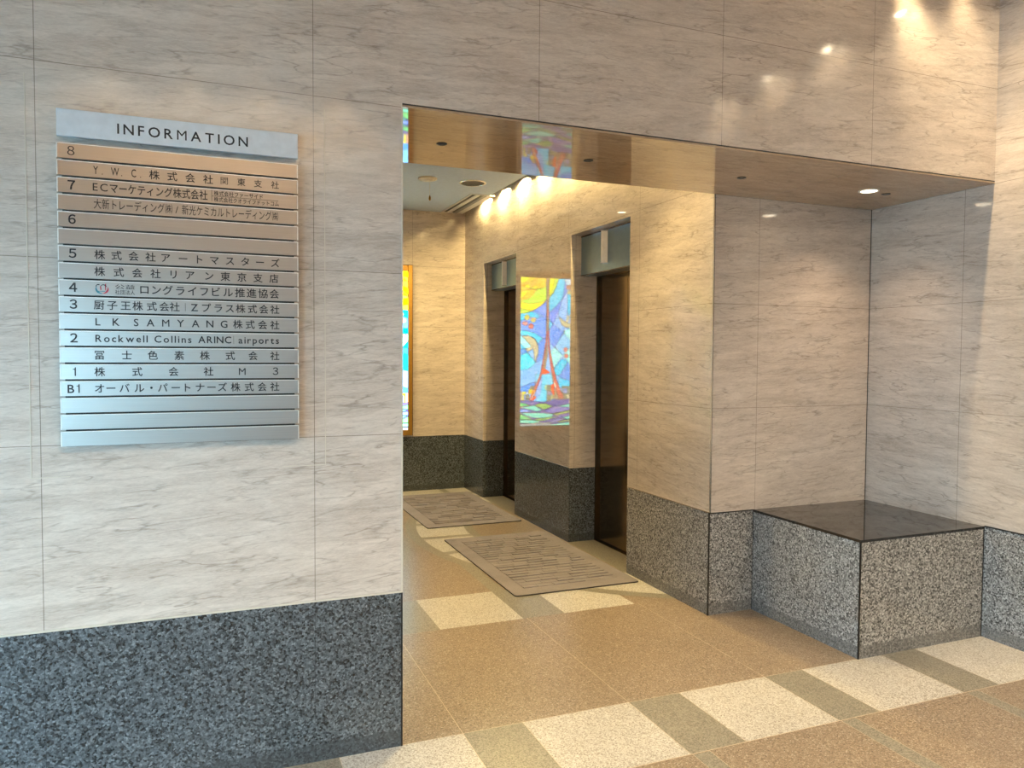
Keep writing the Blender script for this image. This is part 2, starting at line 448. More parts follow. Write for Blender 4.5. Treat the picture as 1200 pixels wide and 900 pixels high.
# pavement outside the entrance
pv = MB(); pv.box((-14, -16, -0.25), (12, EB-0.2, -0.02)); pv.box((-14, EB-0.2, -0.25), (XL-0.2, 4, -0.02))
struct(pv.build('floor_pavement', plain('pavement_paving', (0.50, 0.50, 0.49), 0.8)))
glazing('window_1', (ex0, EB-0.08), (ex1, EB-0.08), 0)
glazing('window_2', (XL-0.08, ly0), (XL-0.08, ly1), 1)

# beads on top of the granite, black mitres at the corners
tn = [2]
def trim(a, b, mat): 
    slab('trim_%d' % tn[0], a, b, mat); tn[0] += 1
bz0, bz1 = ZB-0.002, ZB+0.0045
trim((XL, -0.004, bz0), (0.003, 0.002, bz1), M_bead)
trim((-0.004, -0.002, ZB+0.004), (0.0025, 0.006, H), M_bead)
trim((-0.004, -0.0015, 0), (0.002, 0.004, ZB-0.002), M_seal)
trim((X1-0.003, D, bz0), (X1+0.001, E1, bz1), M_steeltrim)
trim((X1-0.003, E2, bz0), (X1+0.001, E3, bz1), M_steeltrim)
trim((X1-0.003, E4, bz0), (X1+0.001, YB, bz1), M_steeltrim)
trim((0, YB-0.003, bz0), (X1, YB+0.001, bz1), M_steeltrim)
trim((X1-0.003, D-0.004, bz0-.004), (2.228, D, bz0+.002), M_seal)
trim((X1-0.003, D-0.004, 0), (X1+0.003, D+0.003, ZB), M_seal)
trim((X1-0.001, D-0.004, ZB), (X1+0.005, D, H), M_steeltrim)
trim((X1+0.005, D-0.003, ZB), (X1+0.009, D, H), M_seal)
trim((X2-0.003, D-0.005, ZB+.002), (X2, D-.002, H), M_seal)
trim((X2-0.003, EB, bz0), (X2+0.001, -0.002, bz1), M_seal)
# pale strips imitating the opposite wall's edges mirrored in the polished marble
tr = MB()
for a, b in (((-1.166, -0.0012, 1.060), (-1.163, 0.001, 2.295)), ((-0.276, -0.0012, 1.060), (-0.273, 0.001, 2.295)),
             ((-1.163, -0.0012, 1.060), (-1.06, 0.001, 1.0625)), ((-0.42, -0.0012, 1.060), (-0.276, 0.001, 1.0625))):
    tr.box(a, b)
struct(tr.build('trim_%d' % tn[0], M_bead))

# ---------------------------------------------------------------- granite bench in the niche
def bench():
    r = thing('stone_bench', 'grey granite block bench with polished black top filling the wall niche', 'bench', (2.65, 0.386, 0))
    xb = 2.228
    MB().box((xb, 0.0, 0.0), (X2-0.001, D-0.003, 0.564)).build('base', M_granite_lit, r)
    t = MB().box((xb-0.002, -0.003, 0.5645), (X2-0.001, D-0.003, 0.578), 0.0012).build('top', M_blackstone, r)
    t['label'] = 'polished black stone top'
    for a, b in (((xb-0.0015, -0.0015, 0), (xb+0.005, 0.005, 0.5645)), ((X2-0.006, -0.0015, 0), (X2-0.001, 0.002, 0.5645)), ((xb-0.001, D-0.006, 0), (xb+0.003, D-0.003, 0.56))):
        MB().box(a, b).build('corner_seal', M_seal, r)
bench()

# ---------------------------------------------------------------- lift doors
def lift(n, a, b, ztr):
    r = bpy.data.objects.new('door_%d' % n, None); C.objects.link(r); r.location = (2.18, (a+b)/2, 0); struct(r)
    m = (a+b)/2
    g = 0.014
    MB().box((2.172, a+g, 0.004), (2.205, m-0.0015, ztr+0.005), 0.002).build('door_panel', M_bronze, r)
    MB().box((2.172, m+0.0015, 0.004), (2.205, b-g, ztr+0.005), 0.002).build('door_panel', M_bronze, r)
    f = MB(); f.box((2.150, a+0.002, 0), (2.22, a+g, ztr)); f.box((2.150, b-g, 0), (2.22, b-0.004, ztr)); f.box((2.150, a+g, ztr-0.004), (2.172, b-g, ztr+0.03))
    f.build('door_frame', M_bronze_frame, r)
    s = MB(); s.box((2.150, a+g, 0.0), (2.172, b-g, 0.006)); s.build('door_sill', M_bronze_frame, r)
    t = MB(); t.box((2.015, a+0.002, ztr), (2.030, b-0.004, HE-0.002), 0.001); t.box((2.030, a+0.002, ztr), (2.172, b-0.004, ztr+0.012)); t.build('transom', M_transom, r)
    t = MB(); t.box((2.012, a+0.002, HE-0.014), (2.016, b-0.004, HE-0.004)); t.box((2.012, a+0.002, ztr-0.002), (2.018, b-0.004, ztr+0.003)); t.build('transom_edge', M_bronze_frame, r)
lift(1, E1, E2, 2.062); lift(2, E3, E4, 2.102)

def lantern(y, label, lens=M_lantern):
    r = thing('lift_lantern', label, 'light', (2.0, y, 2.235), 'call lanterns above the lift doors')
    w = 0.023
    p = MB(); p.prism([(2.014, y-w, 2.122), (2.014, y+w, 2.122), (1.975, y+w*0.25, 2.122), (1.975, y-w*0.25, 2.122)], (0, 0, 0.222)); p.build('lens', lens, r)
    for z in (2.116, 2.344):
        c = MB(); c.prism([(2.0145, y-w-.002, z), (2.0145, y+w+.002, z), (1.973, y+w*0.3, z), (1.973, y-w*0.3, z)], (0, 0, 0.006)); c.build('end_cap', M_chrome, r)
lantern(2.145, 'white wedge shaped lantern on the grey panel over the nearer lift door')
lantern(4.13, 'slim wedge lantern on the grey panel over the farther lift door')

# ---------------------------------------------------------------- downlights
def spot(parent, loc, power, angle, blend, aim=(0, 0, -1), size=0.025, col=None):
    L = bpy.data.lights.new('lamp', 'SPOT'); L.energy = power; L.color = col or WARM
    L.spot_size = math.radians(angle); L.spot_blend = blend; L.shadow_soft_size = size
    o = bpy.data.objects.new('lamp', L); C.objects.link(o)
    o.rotation_euler = Vector(aim).to_track_quat('-Z', 'Y').to_euler()
    o.location = loc
    o.parent = parent; o.matrix_parent_inverse = parent_world(parent).inverted()
    return o
def downlight(loc, r, label, group, power, angle=100, blend=0.7, aim=(0, 0, -1), size=0.025, lens=None, name='recessed_downlight', col=None, drop=0.012):
    x, y, z = loc
    t = thing(name, label, 'ceiling light', loc, group)
    if drop > 0.02:      # a small lamp holder hanging inside the slot
        h = drop-0.022
        MB().lathe([(0.0, 0.0), (r*.5, 0.0), (r*.5, -h*.6), (r, -h), (r, -h-0.012), (r*.8, -h-0.012), (r*.8, -h-0.006)], loc, 28).build('holder', M_white_metal, t)
        MB().lathe([(0, -h-0.006), (r*0.80, -h-0.006)], loc, 28).build('lens', lens or M_lamp, t)
        spot(t, (x, y, z-drop), power, angle, blend, aim, size, col)
        return t
    MB().lathe([(r*0.80, -0.001), (r*0.84, -0.004), (r, -0.003), (r, 0.0)], loc, 36).build('ring', M_white_metal, t)
    MB().lathe([(0, -0.0015), (r*0.80, -0.0015), (r*.80, -0.0005)], loc, 36).build('lens', lens or M_lamp, t)
    spot(t, (x, y, z-drop), power, angle, blend, aim, size, col)
    return t
ys = [4.47, 3.97, 3.50, 3.03, 2.55, 2.07, 1.58, 1.10]
lob = ['farthest bright recessed lamp in the lobby ceiling, beside the air grille', 'second farthest recessed lamp along the lobby ceiling edge, beside the air grille',
       'third farthest recessed lamp along the lobby ceiling edge', 'nearest visible recessed lamp on the lobby ceiling edge, just past the soffit',
       'recessed lamp above the pier between the two lifts', 'recessed lamp over the nearer lift door', 'recessed lamp over the near jamb of the nearer lift', 'recessed lamp over the pillar behind the soffit']
for y, lb in zip(ys, lob):
    downlight((X1-0.045, y, ZL+0.12), 0.032, lb, 'wall washers along the lift wall', P_LOBBY, 165, 0.3, (0, 0, -1), 0.02, col=WARM_LOBBY, drop=0.09)
for x, y, k, lb in ((1.15, 1.20, 2.5, 'nearest the soffit'), (0.45, 4.35, 2.7, 'nearest the stained glass')):  # unseen fill lamps added to brighten the pillar and back wall
    downlight((x, y, ZL), 0.06, 'added unseen fill lamp over the lobby floor, ' + lb, 'added fill lamps over the lobby floor', P_LOBBY_FILL*k, 110, 0.7, (0.1, 0.4 if y > 4 else -0.25, -1), 0.05, col=WARM_LOBBY)
downlight((2.635, 0.385, H), 0.052, 'small lit round downlight in the brown soffit above the bench', None, P_NICHE, 112, 0.9, (0, 0.06, -1), 0.03, col=(1.0, 0.72, 0.44))
for x, pw, ang, aim, lb in ((1.95, 4, 120, (0, 0, -1), 'washer lamp farthest from the corner'), (2.30, 105, 50, (0.47, -0.08, -1), 'middle washer lamp by the corner'), (2.78, 26, 66, (0.12, -0.10, -1), 'washer lamp closest to the corner')):
    downlight((x, -0.075, ZC+0.15), 0.034, 'foyer ceiling ' + lb + ' over the header wall', 'washers over the header wall', pw, ang, 0.9, aim, 0.025, drop=0.10, col=(1.0, 0.75, 0.42))
for y, lb in ((-0.55, 'nearest the header corner'), (-1.10, 'second from the header corner'), (-1.65, 'third from the header corner'), (-2.2, 'fourth from the header corner')):
    downlight((X2-0.065, y, ZC+0.15), 0.034, 'foyer ceiling washer lamp along the right wall, ' + lb, 'washers along the right wall', P_RIGHT, 150, 0.5, (0, 0, -1), 0.025, drop=0.10)
for x, k, lb in ((-1.30, 1.0, 'leftmost'), (-0.75, 1.0, 'second from left'), (-0.25, 1.0, 'third from left'), (0.30, 1.0, 'rightmost'), (0.95, 1.1, 'farthest from the right wall'), (1.55, 1.6, 'third from the right wall'), (2.15, 2.8, 'second from the right wall'), (2.70, 3.4, 'closest to the right wall')):
    if k > 1: downlight((x, EB+0.13, ZC), 0.05, 'added unseen fill lamp in front of the entrance wall, ' + lb, 'added fill lamps before the entrance wall', P_FOYER_FILL*k, 120, 0.8, (0.22, 0.20, -1), 0.03)  # unseen fill lamp added to brighten floor, bench and right wall
    else: downlight((x, EB+0.065, ZC+0.15), 0.034, 'foyer ceiling washer lamp in the slot by the entrance wall, ' + lb, 'washers along the entrance wall', P_ENTRY, 150, 0.5, (0, 0, -1), 0.025, drop=0.10)

# ---------------------------------------------------------------- fittings of the lobby ceiling
def ceiling_fittings():
    c = (1.105, 3.66, ZL)
    t = thing('ceiling_pull_fitting', 'cream round ceiling fitting with a cord hanging down, left of the dark round downlight', 'ceiling fitting', c)
    MB().lathe([(0.080, 0.0), (0.083, -0.006), (0.078, -0.014), (0.062, -0.016), (0.058, -0.010)], c, 40).build('ring', M_cream, t)
    MB().lathe([(0.060, -0.010), (0.056, -0.020), (0.030, -0.026), (0.0, -0.027)], c, 40).build('cover', M_cream, t)
    p = (c[0]+0.012, c[1]-0.03, ZL)
    MB().lathe([(0.0, -0.02), (0.0016, -0.02), (0.0016, -0.155), (0, -0.155)], p, 10).build('cord', M_cream, t)
    MB().lathe([(0.0, -0.152), (0.004, -0.152), (0.009, -0.172), (0.009, -0.188), (0.005, -0.196), (0, -0.196)], p, 18).build('cord_handle', M_gold, t)
    c = (1.519, 3.675, ZL)
    t = thing('unlit_downlight', 'dark unlit round ceiling downlight with a shiny rim, right of the cord fitting', 'ceiling light', c)
    MB().lathe([(0.118, 0.0), (0.118, -0.006), (0.108, -0.009), (0.102, -0.004)], c, 48).build('rim', M_chrome, t)
    MB().lathe([(0.103, -0.005), (0.094, -0.003), (0.0, -0.002)], c, 48).build('reflector', M_dark, t)
    c = (1.775, 4.61, ZL)
    t = thing('air_grille', 'long white air grille with dark slots in the lobby ceiling', 'air vent', c)
    y0, y1 = 4.10, 5.09
    f = MB(); z = ZL-0.006
    f.box((1.645, y0, z), (1.668, y1, ZL)); f.box((1.822, y0, z), (1.885, y1, ZL)); f.box((1.668, y0, z), (1.822, y0+0.02, ZL)); f.box((1.668, y1-0.02, z), (1.822, y1, ZL))
    f.build('frame', M_white_metal, t)
    MB().box((1.668, y0+0.02, ZL-0.0012), (1.822, y1-0.02, ZL-0.0002)).build('duct_opening', M_dark, t)
    for xx, m in ((1.722, M_white_metal), (1.790, M_grey_blade)):
        b = MB(); b.prism([(xx-0.018, y0+0.02, ZL-0.002), (xx+0.014, y0+0.02, ZL-0.002), (xx+0.024, y0+0.02, ZL-0.008), (xx-0.010, y0+0.02, ZL-0.008)], (0, y1-y0-0.04, 0)); b.build('blade', m, t)
    for x, lb in ((0.267, 'small dark slot fitting in the soffit near the left end of the passage'), (0.961, 'small dark slot fitting in the middle of the passage soffit'),
                  (1.817, 'small dark eyelet with bright centre in the soffit by the pillar'), (2.78, 'small dark slot fitting in the soffit right of the lit downlight')):
        c = (x, 0.405, H)
        t = thing('soffit_eyelet', lb, 'ceiling fitting', c, 'small eyelets set in the polished soffit')
        MB().lathe([(0.012, -0.001), (0.015, -0.004), (0.022, -0.003), (0.023, 0.0)], c, 28).build('ring', M_dark, t)
        MB().lathe([(0.0, -0.002), (0.012, -0.002), (0.012, -0.0005)], c, 28).build('pin', M_chrome if abs(x-1.817) < .01 else M_dark, t)
ceiling_fittings()

# ---------------------------------------------------------------- backlit stained glass on the lobby's back wall
def stained_glass():
    t = thing('stained_glass_panel', 'backlit stained glass panel with sun, tower and waves in a gold frame', 'stained glass', (0.978, YB, 1.49))
    x0, x1, z0, z1 = 0.662, 1.292, 0.655, 2.318
    yf = YB-0.030
    fr = MB()
    fx0, fx1, fz0, fz1 = 0.618, 1.338, 0.600, 2.380
    fr.box((fx0, YB-0.045, fz0), (x0, YB, fz1), .003); fr.box((x1, YB-0.045, fz0), (fx1, YB, fz1), .003)
    fr.box((x0, YB-0.045, fz0), (x1, YB, z0), .003); fr.box((x0, YB-0.045, z1), (x1, YB, fz1), .003)
    fo = fr.build('frame', M_gold, t); fo['label'] = 'gold frame'
    ed = MB(); ed.box((fx1, YB-0.04, fz0-.004), (fx1+0.005, YB, fz1+.006)); ed.box((fx0-.005, YB-0.04, fz0-.004), (fx0, YB, fz1+.006)); ed.box((fx0, YB-0.04, fz1), (fx1, YB, fz1+.006))
    ed.build('frame_edge', M_seal, t)
    lk = MB(); lk.prism([(x1+0.022+0.006*math.cos(a*math.pi/6), YB-0.045, 1.50+0.006*math.sin(a*math.pi/6)) for a in range(12)], (0, -0.003, 0)); lk.build('key_lock', M_chrome, t)
    mats = []; idx = {}
    def cm(c):
        if c not in idx:
            l = lin(c)
            m = NT('glass_pane_%d' % len(mats)); n = m.noise(m.pos(), 35, 4)
            col = m.ramp(n, [(0.3, tuple(v*0.86 for v in l)), (0.7, tuple(min(1, v*1.08) for v in l))])
            m.l(col, m.b.inputs['Base Color']); m.l(col, m.b.inputs['Emission Color'])
            m.b.inputs['Emission Strength'].default_value = GLASS_EMIT; m.b.inputs['Roughness'].default_value = 0.15
            idx[c] = len(mats); mats.append(m.m)
        return idx[c]
    g = MB(); ld = MB(); lay = [0]
    def U(X, Y): return (x1 - (X-98)/(948-98)*(x1-x0), z1 - (Y-85)/(2650-85)*(z1-z0))
    def clampp(X, Y): return (min(max(X, 98), 948), min(max(Y, 85), 2650))
    def pane(pts, c, lead=6.5, band=None):
        y = yf - lay[0]*0.00008; lay[0] += 1
        P = [U(*clampp(*p)) for p in pts]
        Q = [p for i, p in enumerate(P) if (abs(p[0]-P[i-1][0])+abs(p[1]-P[i-1][1])) > 1e-6]
        if len(Q) < 3: return
        # face towards -y
        A = sum(Q[i-1][0]*Q[i][1]-Q[i][0]*Q[i-1][1] for i in range(len(Q)))
        if A < 0: Q.reverse()
        g.poly([(p[0], y, p[1]) for p in Q], cm(c))
        if lead:
            n = len(Q); wd = lead*0.0007/2
            for i in range(n):
                a, b = Vector(Q[i]), Vector(Q[(i+1) % n])
                d = (b-a); 
                if d.length < 1e-5: continue
                d.normalize(); nn = Vector((-d.y, d.x))*wd; e = d*wd
                ld.poly([(v.x, y-0.00006, v.y) for v in (a-e-nn, b+e-nn, b+e+nn, a-e+nn)])
    LB = (128, 190, 250); CY = (10, 200, 252); BL = (78, 150, 248); PW = (105, 150, 245); PC = (150, 245, 250); YE = (240, 235, 0); GO = (226, 192, 45); LI = (182, 225, 60); OR = (246, 188, 8); OL = (188, 186, 148)
    pane([(98, 85), (948, 85), (948, 2650), (98, 2650)], LB)
    for pts, c in [
        ([(570, 430), (640, 340), (690, 230), (720, 90), (835, 85), (820, 300), (790, 450), (680, 580), (560, 695)], (75, 195, 238)),
        ([(575, 85), (655, 85), (640, 200), (600, 350), (565, 390)], YE),
        ([(655, 85), (730, 85), (690, 230), (640, 330), (565, 430), (565, 390), (600, 350), (640, 200)], (192, 222, 70)),
        ([(835, 85), (948, 85), (948, 190), (850, 205)], (172, 202, 226)),
        ([(820, 300), (835, 85), (855, 205), (865, 320), (790, 450)], PW),
        ([(880, 350), (948, 345), (948, 710), (880, 690)], CY),
        ([(865, 320), (880, 360), (880, 700), (860, 860), (815, 1020), (640, 870), (720, 710), (790, 450)], (130, 186, 252)),
        ([(560, 695), (680, 580), (790, 450), (720, 710), (640, 870), (560, 800)], (100, 142, 244)),
        ([(98, 85), (525, 85), (525, 210), (480, 250), (370, 285), (350, 310), (300, 390), (220, 460), (98, 490)], GO),
        ([(98, 85), (240, 85), (230, 120), (190, 165), (98, 185)], YE), ([(98, 350), (240, 290), (200, 370), (98, 470)], YE),
        ([(160, 245), (230, 190), (262, 200), (240, 290)], YE), ([(290, 85), (370, 85), (285, 150), (262, 130)], YE), ([(370, 200), (370, 288), (262, 288)], YE),
        ([(240, 295), (352, 300), (300, 390), (220, 460), (98, 487), (190, 380)], OR), ([(98, 245), (150, 200), (240, 188), (150, 245)], OR),
        ([(262, 280), (380, 130), (400, 85), (330, 85), (270, 190)], (214, 176, 60)),
        ([(525, 210), (525, 465), (400, 520), (250, 540), (98, 512), (98, 490), (220, 460), (300, 390), (370, 285), (480, 250)], LI),
        ([(98, 512), (250, 540), (400, 520), (525, 465), (430, 570), (290, 665), (98, 620)], (236, 230, 0)),
        ([(98, 620), (270, 665), (200, 702), (98, 712)], LI),
        ([(525, 480), (525, 775), (460, 740), (290, 665), (430, 570)], (105, 152, 245)),
        ([(98, 712), (200, 702), (285, 670), (430, 750), (380, 790), (270, 770), (98, 840)], CY),
        ([(98, 840), (270, 770), (380, 790), (430, 750), (525, 780), (525, 1130), (470, 1130), (330, 1040), (180, 1000), (98, 1000)], BL),
        ([(98, 1000), (180, 1000), (330, 1040), (470, 1130), (390, 1220), (330, 1130), (230, 1090), (98, 1085)], (0, 205, 250)),
        ([(98, 1085), (140, 1110), (280, 1270), (270, 1290), (180, 1310), (98, 1210)], PC),
        ([(98, 1210), (180, 1310), (98, 1322)], CY), ([(98, 1322), (180, 1315), (210, 1380), (98, 1425)], (48, 150, 235)),
        ([(98, 1425), (210, 1380), (345, 1530), (335, 1590), (230, 1660), (98, 1690)], (20, 220, 252)),
        ([(210, 1370), (310, 1320), (350, 1540)], (120, 190, 250)),
        ([(470, 1130), (525, 1140), (500, 1300), (470, 1480), (350, 1550), (395, 1400), (390, 1240)], (80, 150, 245)),
        ([(565, 810), (640, 880), (570, 990)], CY), ([(570, 990), (640, 870), (815, 1020), (670, 1280), (575, 1200)], (84, 150, 246)),
        ([(815, 1030), (948, 1180), (948, 1260), (800, 1430), (670, 1280)], (130, 200, 250)),
        ([(830, 1000), (948, 930), (948, 1180), (815, 1025)], (160, 248, 250)),
        ([(590, 1360), (670, 1285), (800, 1430), (650, 1665), (620, 1560)], (150, 236, 240)),
        ([(800, 1480), (890, 1540), (750, 1775), (670, 1765), (650, 1665)], (0, 205, 250)),
        ([(800, 1430), (948, 1260), (948, 1620), (890, 1540)], PC),
        ([(890, 1540), (948, 1620), (948, 1875), (750, 1810)], (70, 150, 246)),
        ([(740, 1810), (948, 1875), (948, 1960), (730, 2000)], (50, 206, 250)),
        ([(98, 1690), (230, 1660), (340, 1580), (480, 1620), (440, 1770), (350, 1890), (98, 1975)], (112, 186, 246)),
        ([(98, 1975), (345, 1885), (345, 2060), (98, 2060)], (62, 150, 246)),
        ([(350, 1750), (640, 1750), (760, 2010), (540, 2230), (355, 2230)], (112, 210, 245)),
    ]: pane(pts, c)
    # birds
    pane([(130, 1095), (230, 1090), (330, 1140), (390, 1240), (397, 1380), (350, 1520), (335, 1505), (315, 1330), (265, 1255)], OL)
    pane([(190, 1320), (370, 1228), (392, 1250), (220, 1362)], (205, 198, 160))
    pane([(725, 742), (860, 850), (948, 870), (948, 935), (870, 940), (780, 890)], OL); pane([(870, 722), (925, 732), (885, 850), (850, 850)], (205, 200, 165))
    # butterflies
    def petal(cx, cy, rx, ry, c): pane([(cx+rx*math.cos(k*math.pi/8), cy+ry*math.sin(k*math.pi/8)) for k in range(16)], c, 2.5)
    for a in ((205, 775, 42, 50, (196, 186, 60)), (315, 800, 45, 32, (222, 190, 160)), (305, 828, 42, 30, (190, 182, 70)), (175, 880, 50, 36, (212, 140, 130)), (272, 925, 42, 48, (206, 112, 100)),
              (902, 235, 46, 44, (170, 122, 100)), (908, 322, 36, 30, (190, 172, 80)), (852, 1322, 34, 42, (212, 130, 120)), (862, 1432, 36, 40, (206, 112, 105)), (930, 1430, 18, 40, (210, 205, 120)), (935, 1330, 20, 36, (212, 140, 120))):
        petal(*a)
    # skyline
    for X0, Y0, XX, YY, c in ((98, 2050, 125, 2200, (190, 150, 120)), (130, 2050, 195, 2090, (222, 210, 40)), (130, 2090, 160, 2200, (215, 205, 70)), (160, 2100, 195, 2200, (130, 150, 190)), (195, 2100, 250, 2200, (118, 122, 104)),
                              (235, 2010, 300, 2090, (212, 200, 40)), (262, 1955, 345, 2010, (130, 130, 104)), (540, 1940, 615, 2215, (130, 136, 110)), (545, 2048, 618, 2120, (130, 140, 165)), (618, 2115, 680, 2190, (140, 136, 90)),
                              (790, 1960, 942, 2190, (120, 132, 108)), (812, 2000, 882, 2090, (130, 150, 204)), (660, 2010, 745, 2190, (150, 140, 112)), (745, 2090, 815, 2190, (186, 120, 70)), (880, 2110, 912, 2185, (222, 214, 170)), (615, 2120, 635, 2190, (222, 214, 150))):
        pane([(X0, Y0), (XX, Y0), (XX, YY), (X0, YY)], c, 2.5)
    pane([(430, 1830), (540, 1790), (535, 2215), (420, 2215)], (80, 214, 246), 2.5); pane([(365, 1900), (470, 1800), (440, 2070), (360, 2210)], (140, 172, 236), 2.5)
    pane([(495, 1960), (540, 1930), (540, 2020), (495, 2020)], (170, 205, 160), 2.0)
    # tower of red lattice legs
    TR, TB, TS = (205, 98, 84), (158, 128, 104), (226, 178, 160)
    pane([(530, 85), (562, 85), (566, 1000), (528, 1000)], TB); pane([(536, 620), (556, 620), (558, 760), (534, 760)], TR, 2.0)
    pane([(528, 1000), (548, 1000), (540, 1170), (500, 1450), (455, 1760), (300, 2205), (240, 2205), (425, 1760), (490, 1400), (515, 1180)], TR)
    pane([(545, 1180), (550, 1430), (505, 1680), (455, 1760), (500, 1450)], (150, 140, 112), 2.0)
    pane([(548, 1000), (566, 1000), (582, 1300), (640, 1600), (705, 1860), (825, 2172), (742, 2172), (640, 1890), (592, 1570), (556, 1300)], TR)
    pane([(556, 1300), (572, 1430), (610, 1690), (662, 1870), (640, 1890), (592, 1570)], (170, 140, 110), 2.0)
    pane([(255, 2205), (345, 2040), (352, 2060), (290, 2190)], TS, 2.0); pane([(290, 2040), (345, 2000), (345, 2050), (270, 2120)], (228, 150, 40), 2.0)
    pane([(275, 2200), (352, 2110), (352, 2170), (310, 2210)], (238, 82, 34), 2.0)
    pane([(465, 1650), (510, 1660), (592, 1722), (515, 1752), (455, 1745)], (255, 88, 40), 2.5)
    pane([(612, 1935), (662, 1920), (662, 2115), (635, 2110), (612, 2040)], (255, 88, 20), 2.5); pane([(650, 1900), (672, 1890), (700, 1990), (680, 1998)], (245, 225, 200), 2.0)
    # sea
    PU = (98, 92, 166)
    pane([(98, 2200), (300, 2215), (480, 2240), (700, 2195), (948, 2190), (948, 2650), (98, 2650)], PU)
    for pts, c in [
        ([(98, 2238), (190, 2262), (262, 2290), (98, 2312)], (105, 205, 122)), ([(98, 2330), (330, 2288), (462, 2376), (380, 2402), (200, 2345)], (115, 215, 192)),
        ([(340, 2290), (420, 2258), (520, 2264), (640, 2310), (500, 2372)], (140, 186, 96)), ([(720, 2312), (948, 2270), (948, 2342), (800, 2332)], (110, 212, 188)),
        ([(98, 2350), (200, 2350), (300, 2400), (98, 2412)], (112, 150, 232)), ([(480, 2390), (700, 2310), (830, 2330), (948, 2340), (948, 2380), (640, 2440), (560, 2420)], (118, 116, 190)),
        ([(110, 2416), (420, 2420), (660, 2452), (600, 2512), (350, 2512), (230, 2480)], (115, 214, 192)), ([(98, 2430), (200, 2480), (310, 2532), (98, 2530)], (108, 204, 124)),
        ([(640, 2450), (948, 2388), (948, 2425), (700, 2472)], (152, 178, 92)), ([(330, 2530), (600, 2500), (742, 2490), (500, 2562), (380, 2562)], (128, 176, 110)),
        ([(98, 2538), (300, 2542), (430, 2572), (400, 2604), (98, 2592)], (112, 212, 186)), ([(800, 2512), (948, 2478), (948, 2542), (880, 2545)], (120, 214, 190)),
        ([(520, 2600), (740, 2520), (860, 2545), (620, 2615)], (130, 128, 182)), ([(720, 2580), (948, 2548), (948, 2575), (740, 2600)], (150, 180, 110)),
        ([(600, 2632), (948, 2590), (948, 2650), (600, 2650)], (120, 214, 190)), ([(98, 2604), (620, 2592), (590, 2650), (98, 2650)], (132, 142, 146)),
    ]: pane(pts, c, 7.0)
    # horizontal saddle bar
    g_ = g.build('glass_mosaic', mats, t, fix=False)
    l_ = ld.build('lead_lines', M_lead, t, fix=False)
stained_glass()

# ---------------------------------------------------------------- door mats
def rib_mat(label, x0, x1, y0, y1, seed):
    rnd = random.Random(seed)
    t = thing('floor_mat', label, 'mat', ((x0+x1)/2, (y0+y1)/2, 0.002), 'ribbed door mats before the lifts')
    m = MB()
    # body with rounded corners and a sloping edge
    def rr(ax, bx_, ay, by, r, z):
        out = []
        for cx, cy, a0 in ((bx_-r, by-r, 0), (ax+r, by-r, 90), (ax+r, ay+r, 180), (bx_-r, ay+r, 270)):
            for k in range(5): out.append((cx+r*math.cos(math.radians(a0+k*22.5)), cy+r*math.sin(math.radians(a0+k*22.5)), z))
        return out
    L0 = rr(x0, x1, y0, y1, 0.02, 0.0016); L1 = rr(x0, x1, y0, y1, 0.02, 0.0085); L2 = rr(x0+.010, x1-.010, y0+.010, y1-.010, 0.015, 0.0105)
    rings = [[m.bm.verts.new(p) for p in L] for L in (L0, L1, L2)]
    n = len(L0)
    for A, B in zip(rings, rings[1:]):
        for k in range(n): m.bm.faces.new((A[k], A[(k+1) % n], B[(k+1) % n], B[k])).material_index = 1 if A is rings[0] else 0
    m.bm.faces.new(list(reversed(rings[0])))
    m.bm.faces.new(rings[2])
    m.build('mat_body', [M_mat, M_rubber], t)
    # raised rib field: a weave of blocks whose ribs run across
    p = MB()
    ax, bx_, ay, by = x0+0.10, x1-0.10, y0+0.11, y1-0.11
    ncol, nrow = 6, 22
    dy = (by-ay)/nrow; dx = (bx_-ax)/ncol
    for r in range(nrow):
        off = (r % 4)*dx*0.27 + rnd.uniform(-.02, .02)
        xs = [ax] + [ax+off+dx*k for k in range(ncol+1) if ax+0.05 < ax+off+dx*k < bx_-0.05] + [bx_]
        for a, b in zip(xs, xs[1:]):
            zt = 0.0150 + rnd.uniform(-.0035, .0035)
            y_a, y_b = ay+r*dy+0.002, ay+(r+1)*dy-0.002
            a2, b2 = a+0.002, b-0.002
            # ribs are wedge shaped: low edge away, high edge towards the passage
            p.prism([(a2, y_a, 0.0100), (a2, y_b, 0.0100), (a2, y_b-0.003, 0.0118), (a2, y_a+0.002, zt)], (b2-a2, 0, 0))
    p.build('rib_field', M_mat, t)
rib_mat('brown ribbed mat in front of the nearer lift door', 1.042, 1.900, 1.448, 2.935, 3)
rib_mat('brown ribbed mat at the far end before the second lift', 1.026, 1.880, 3.358, 4.850, 5)

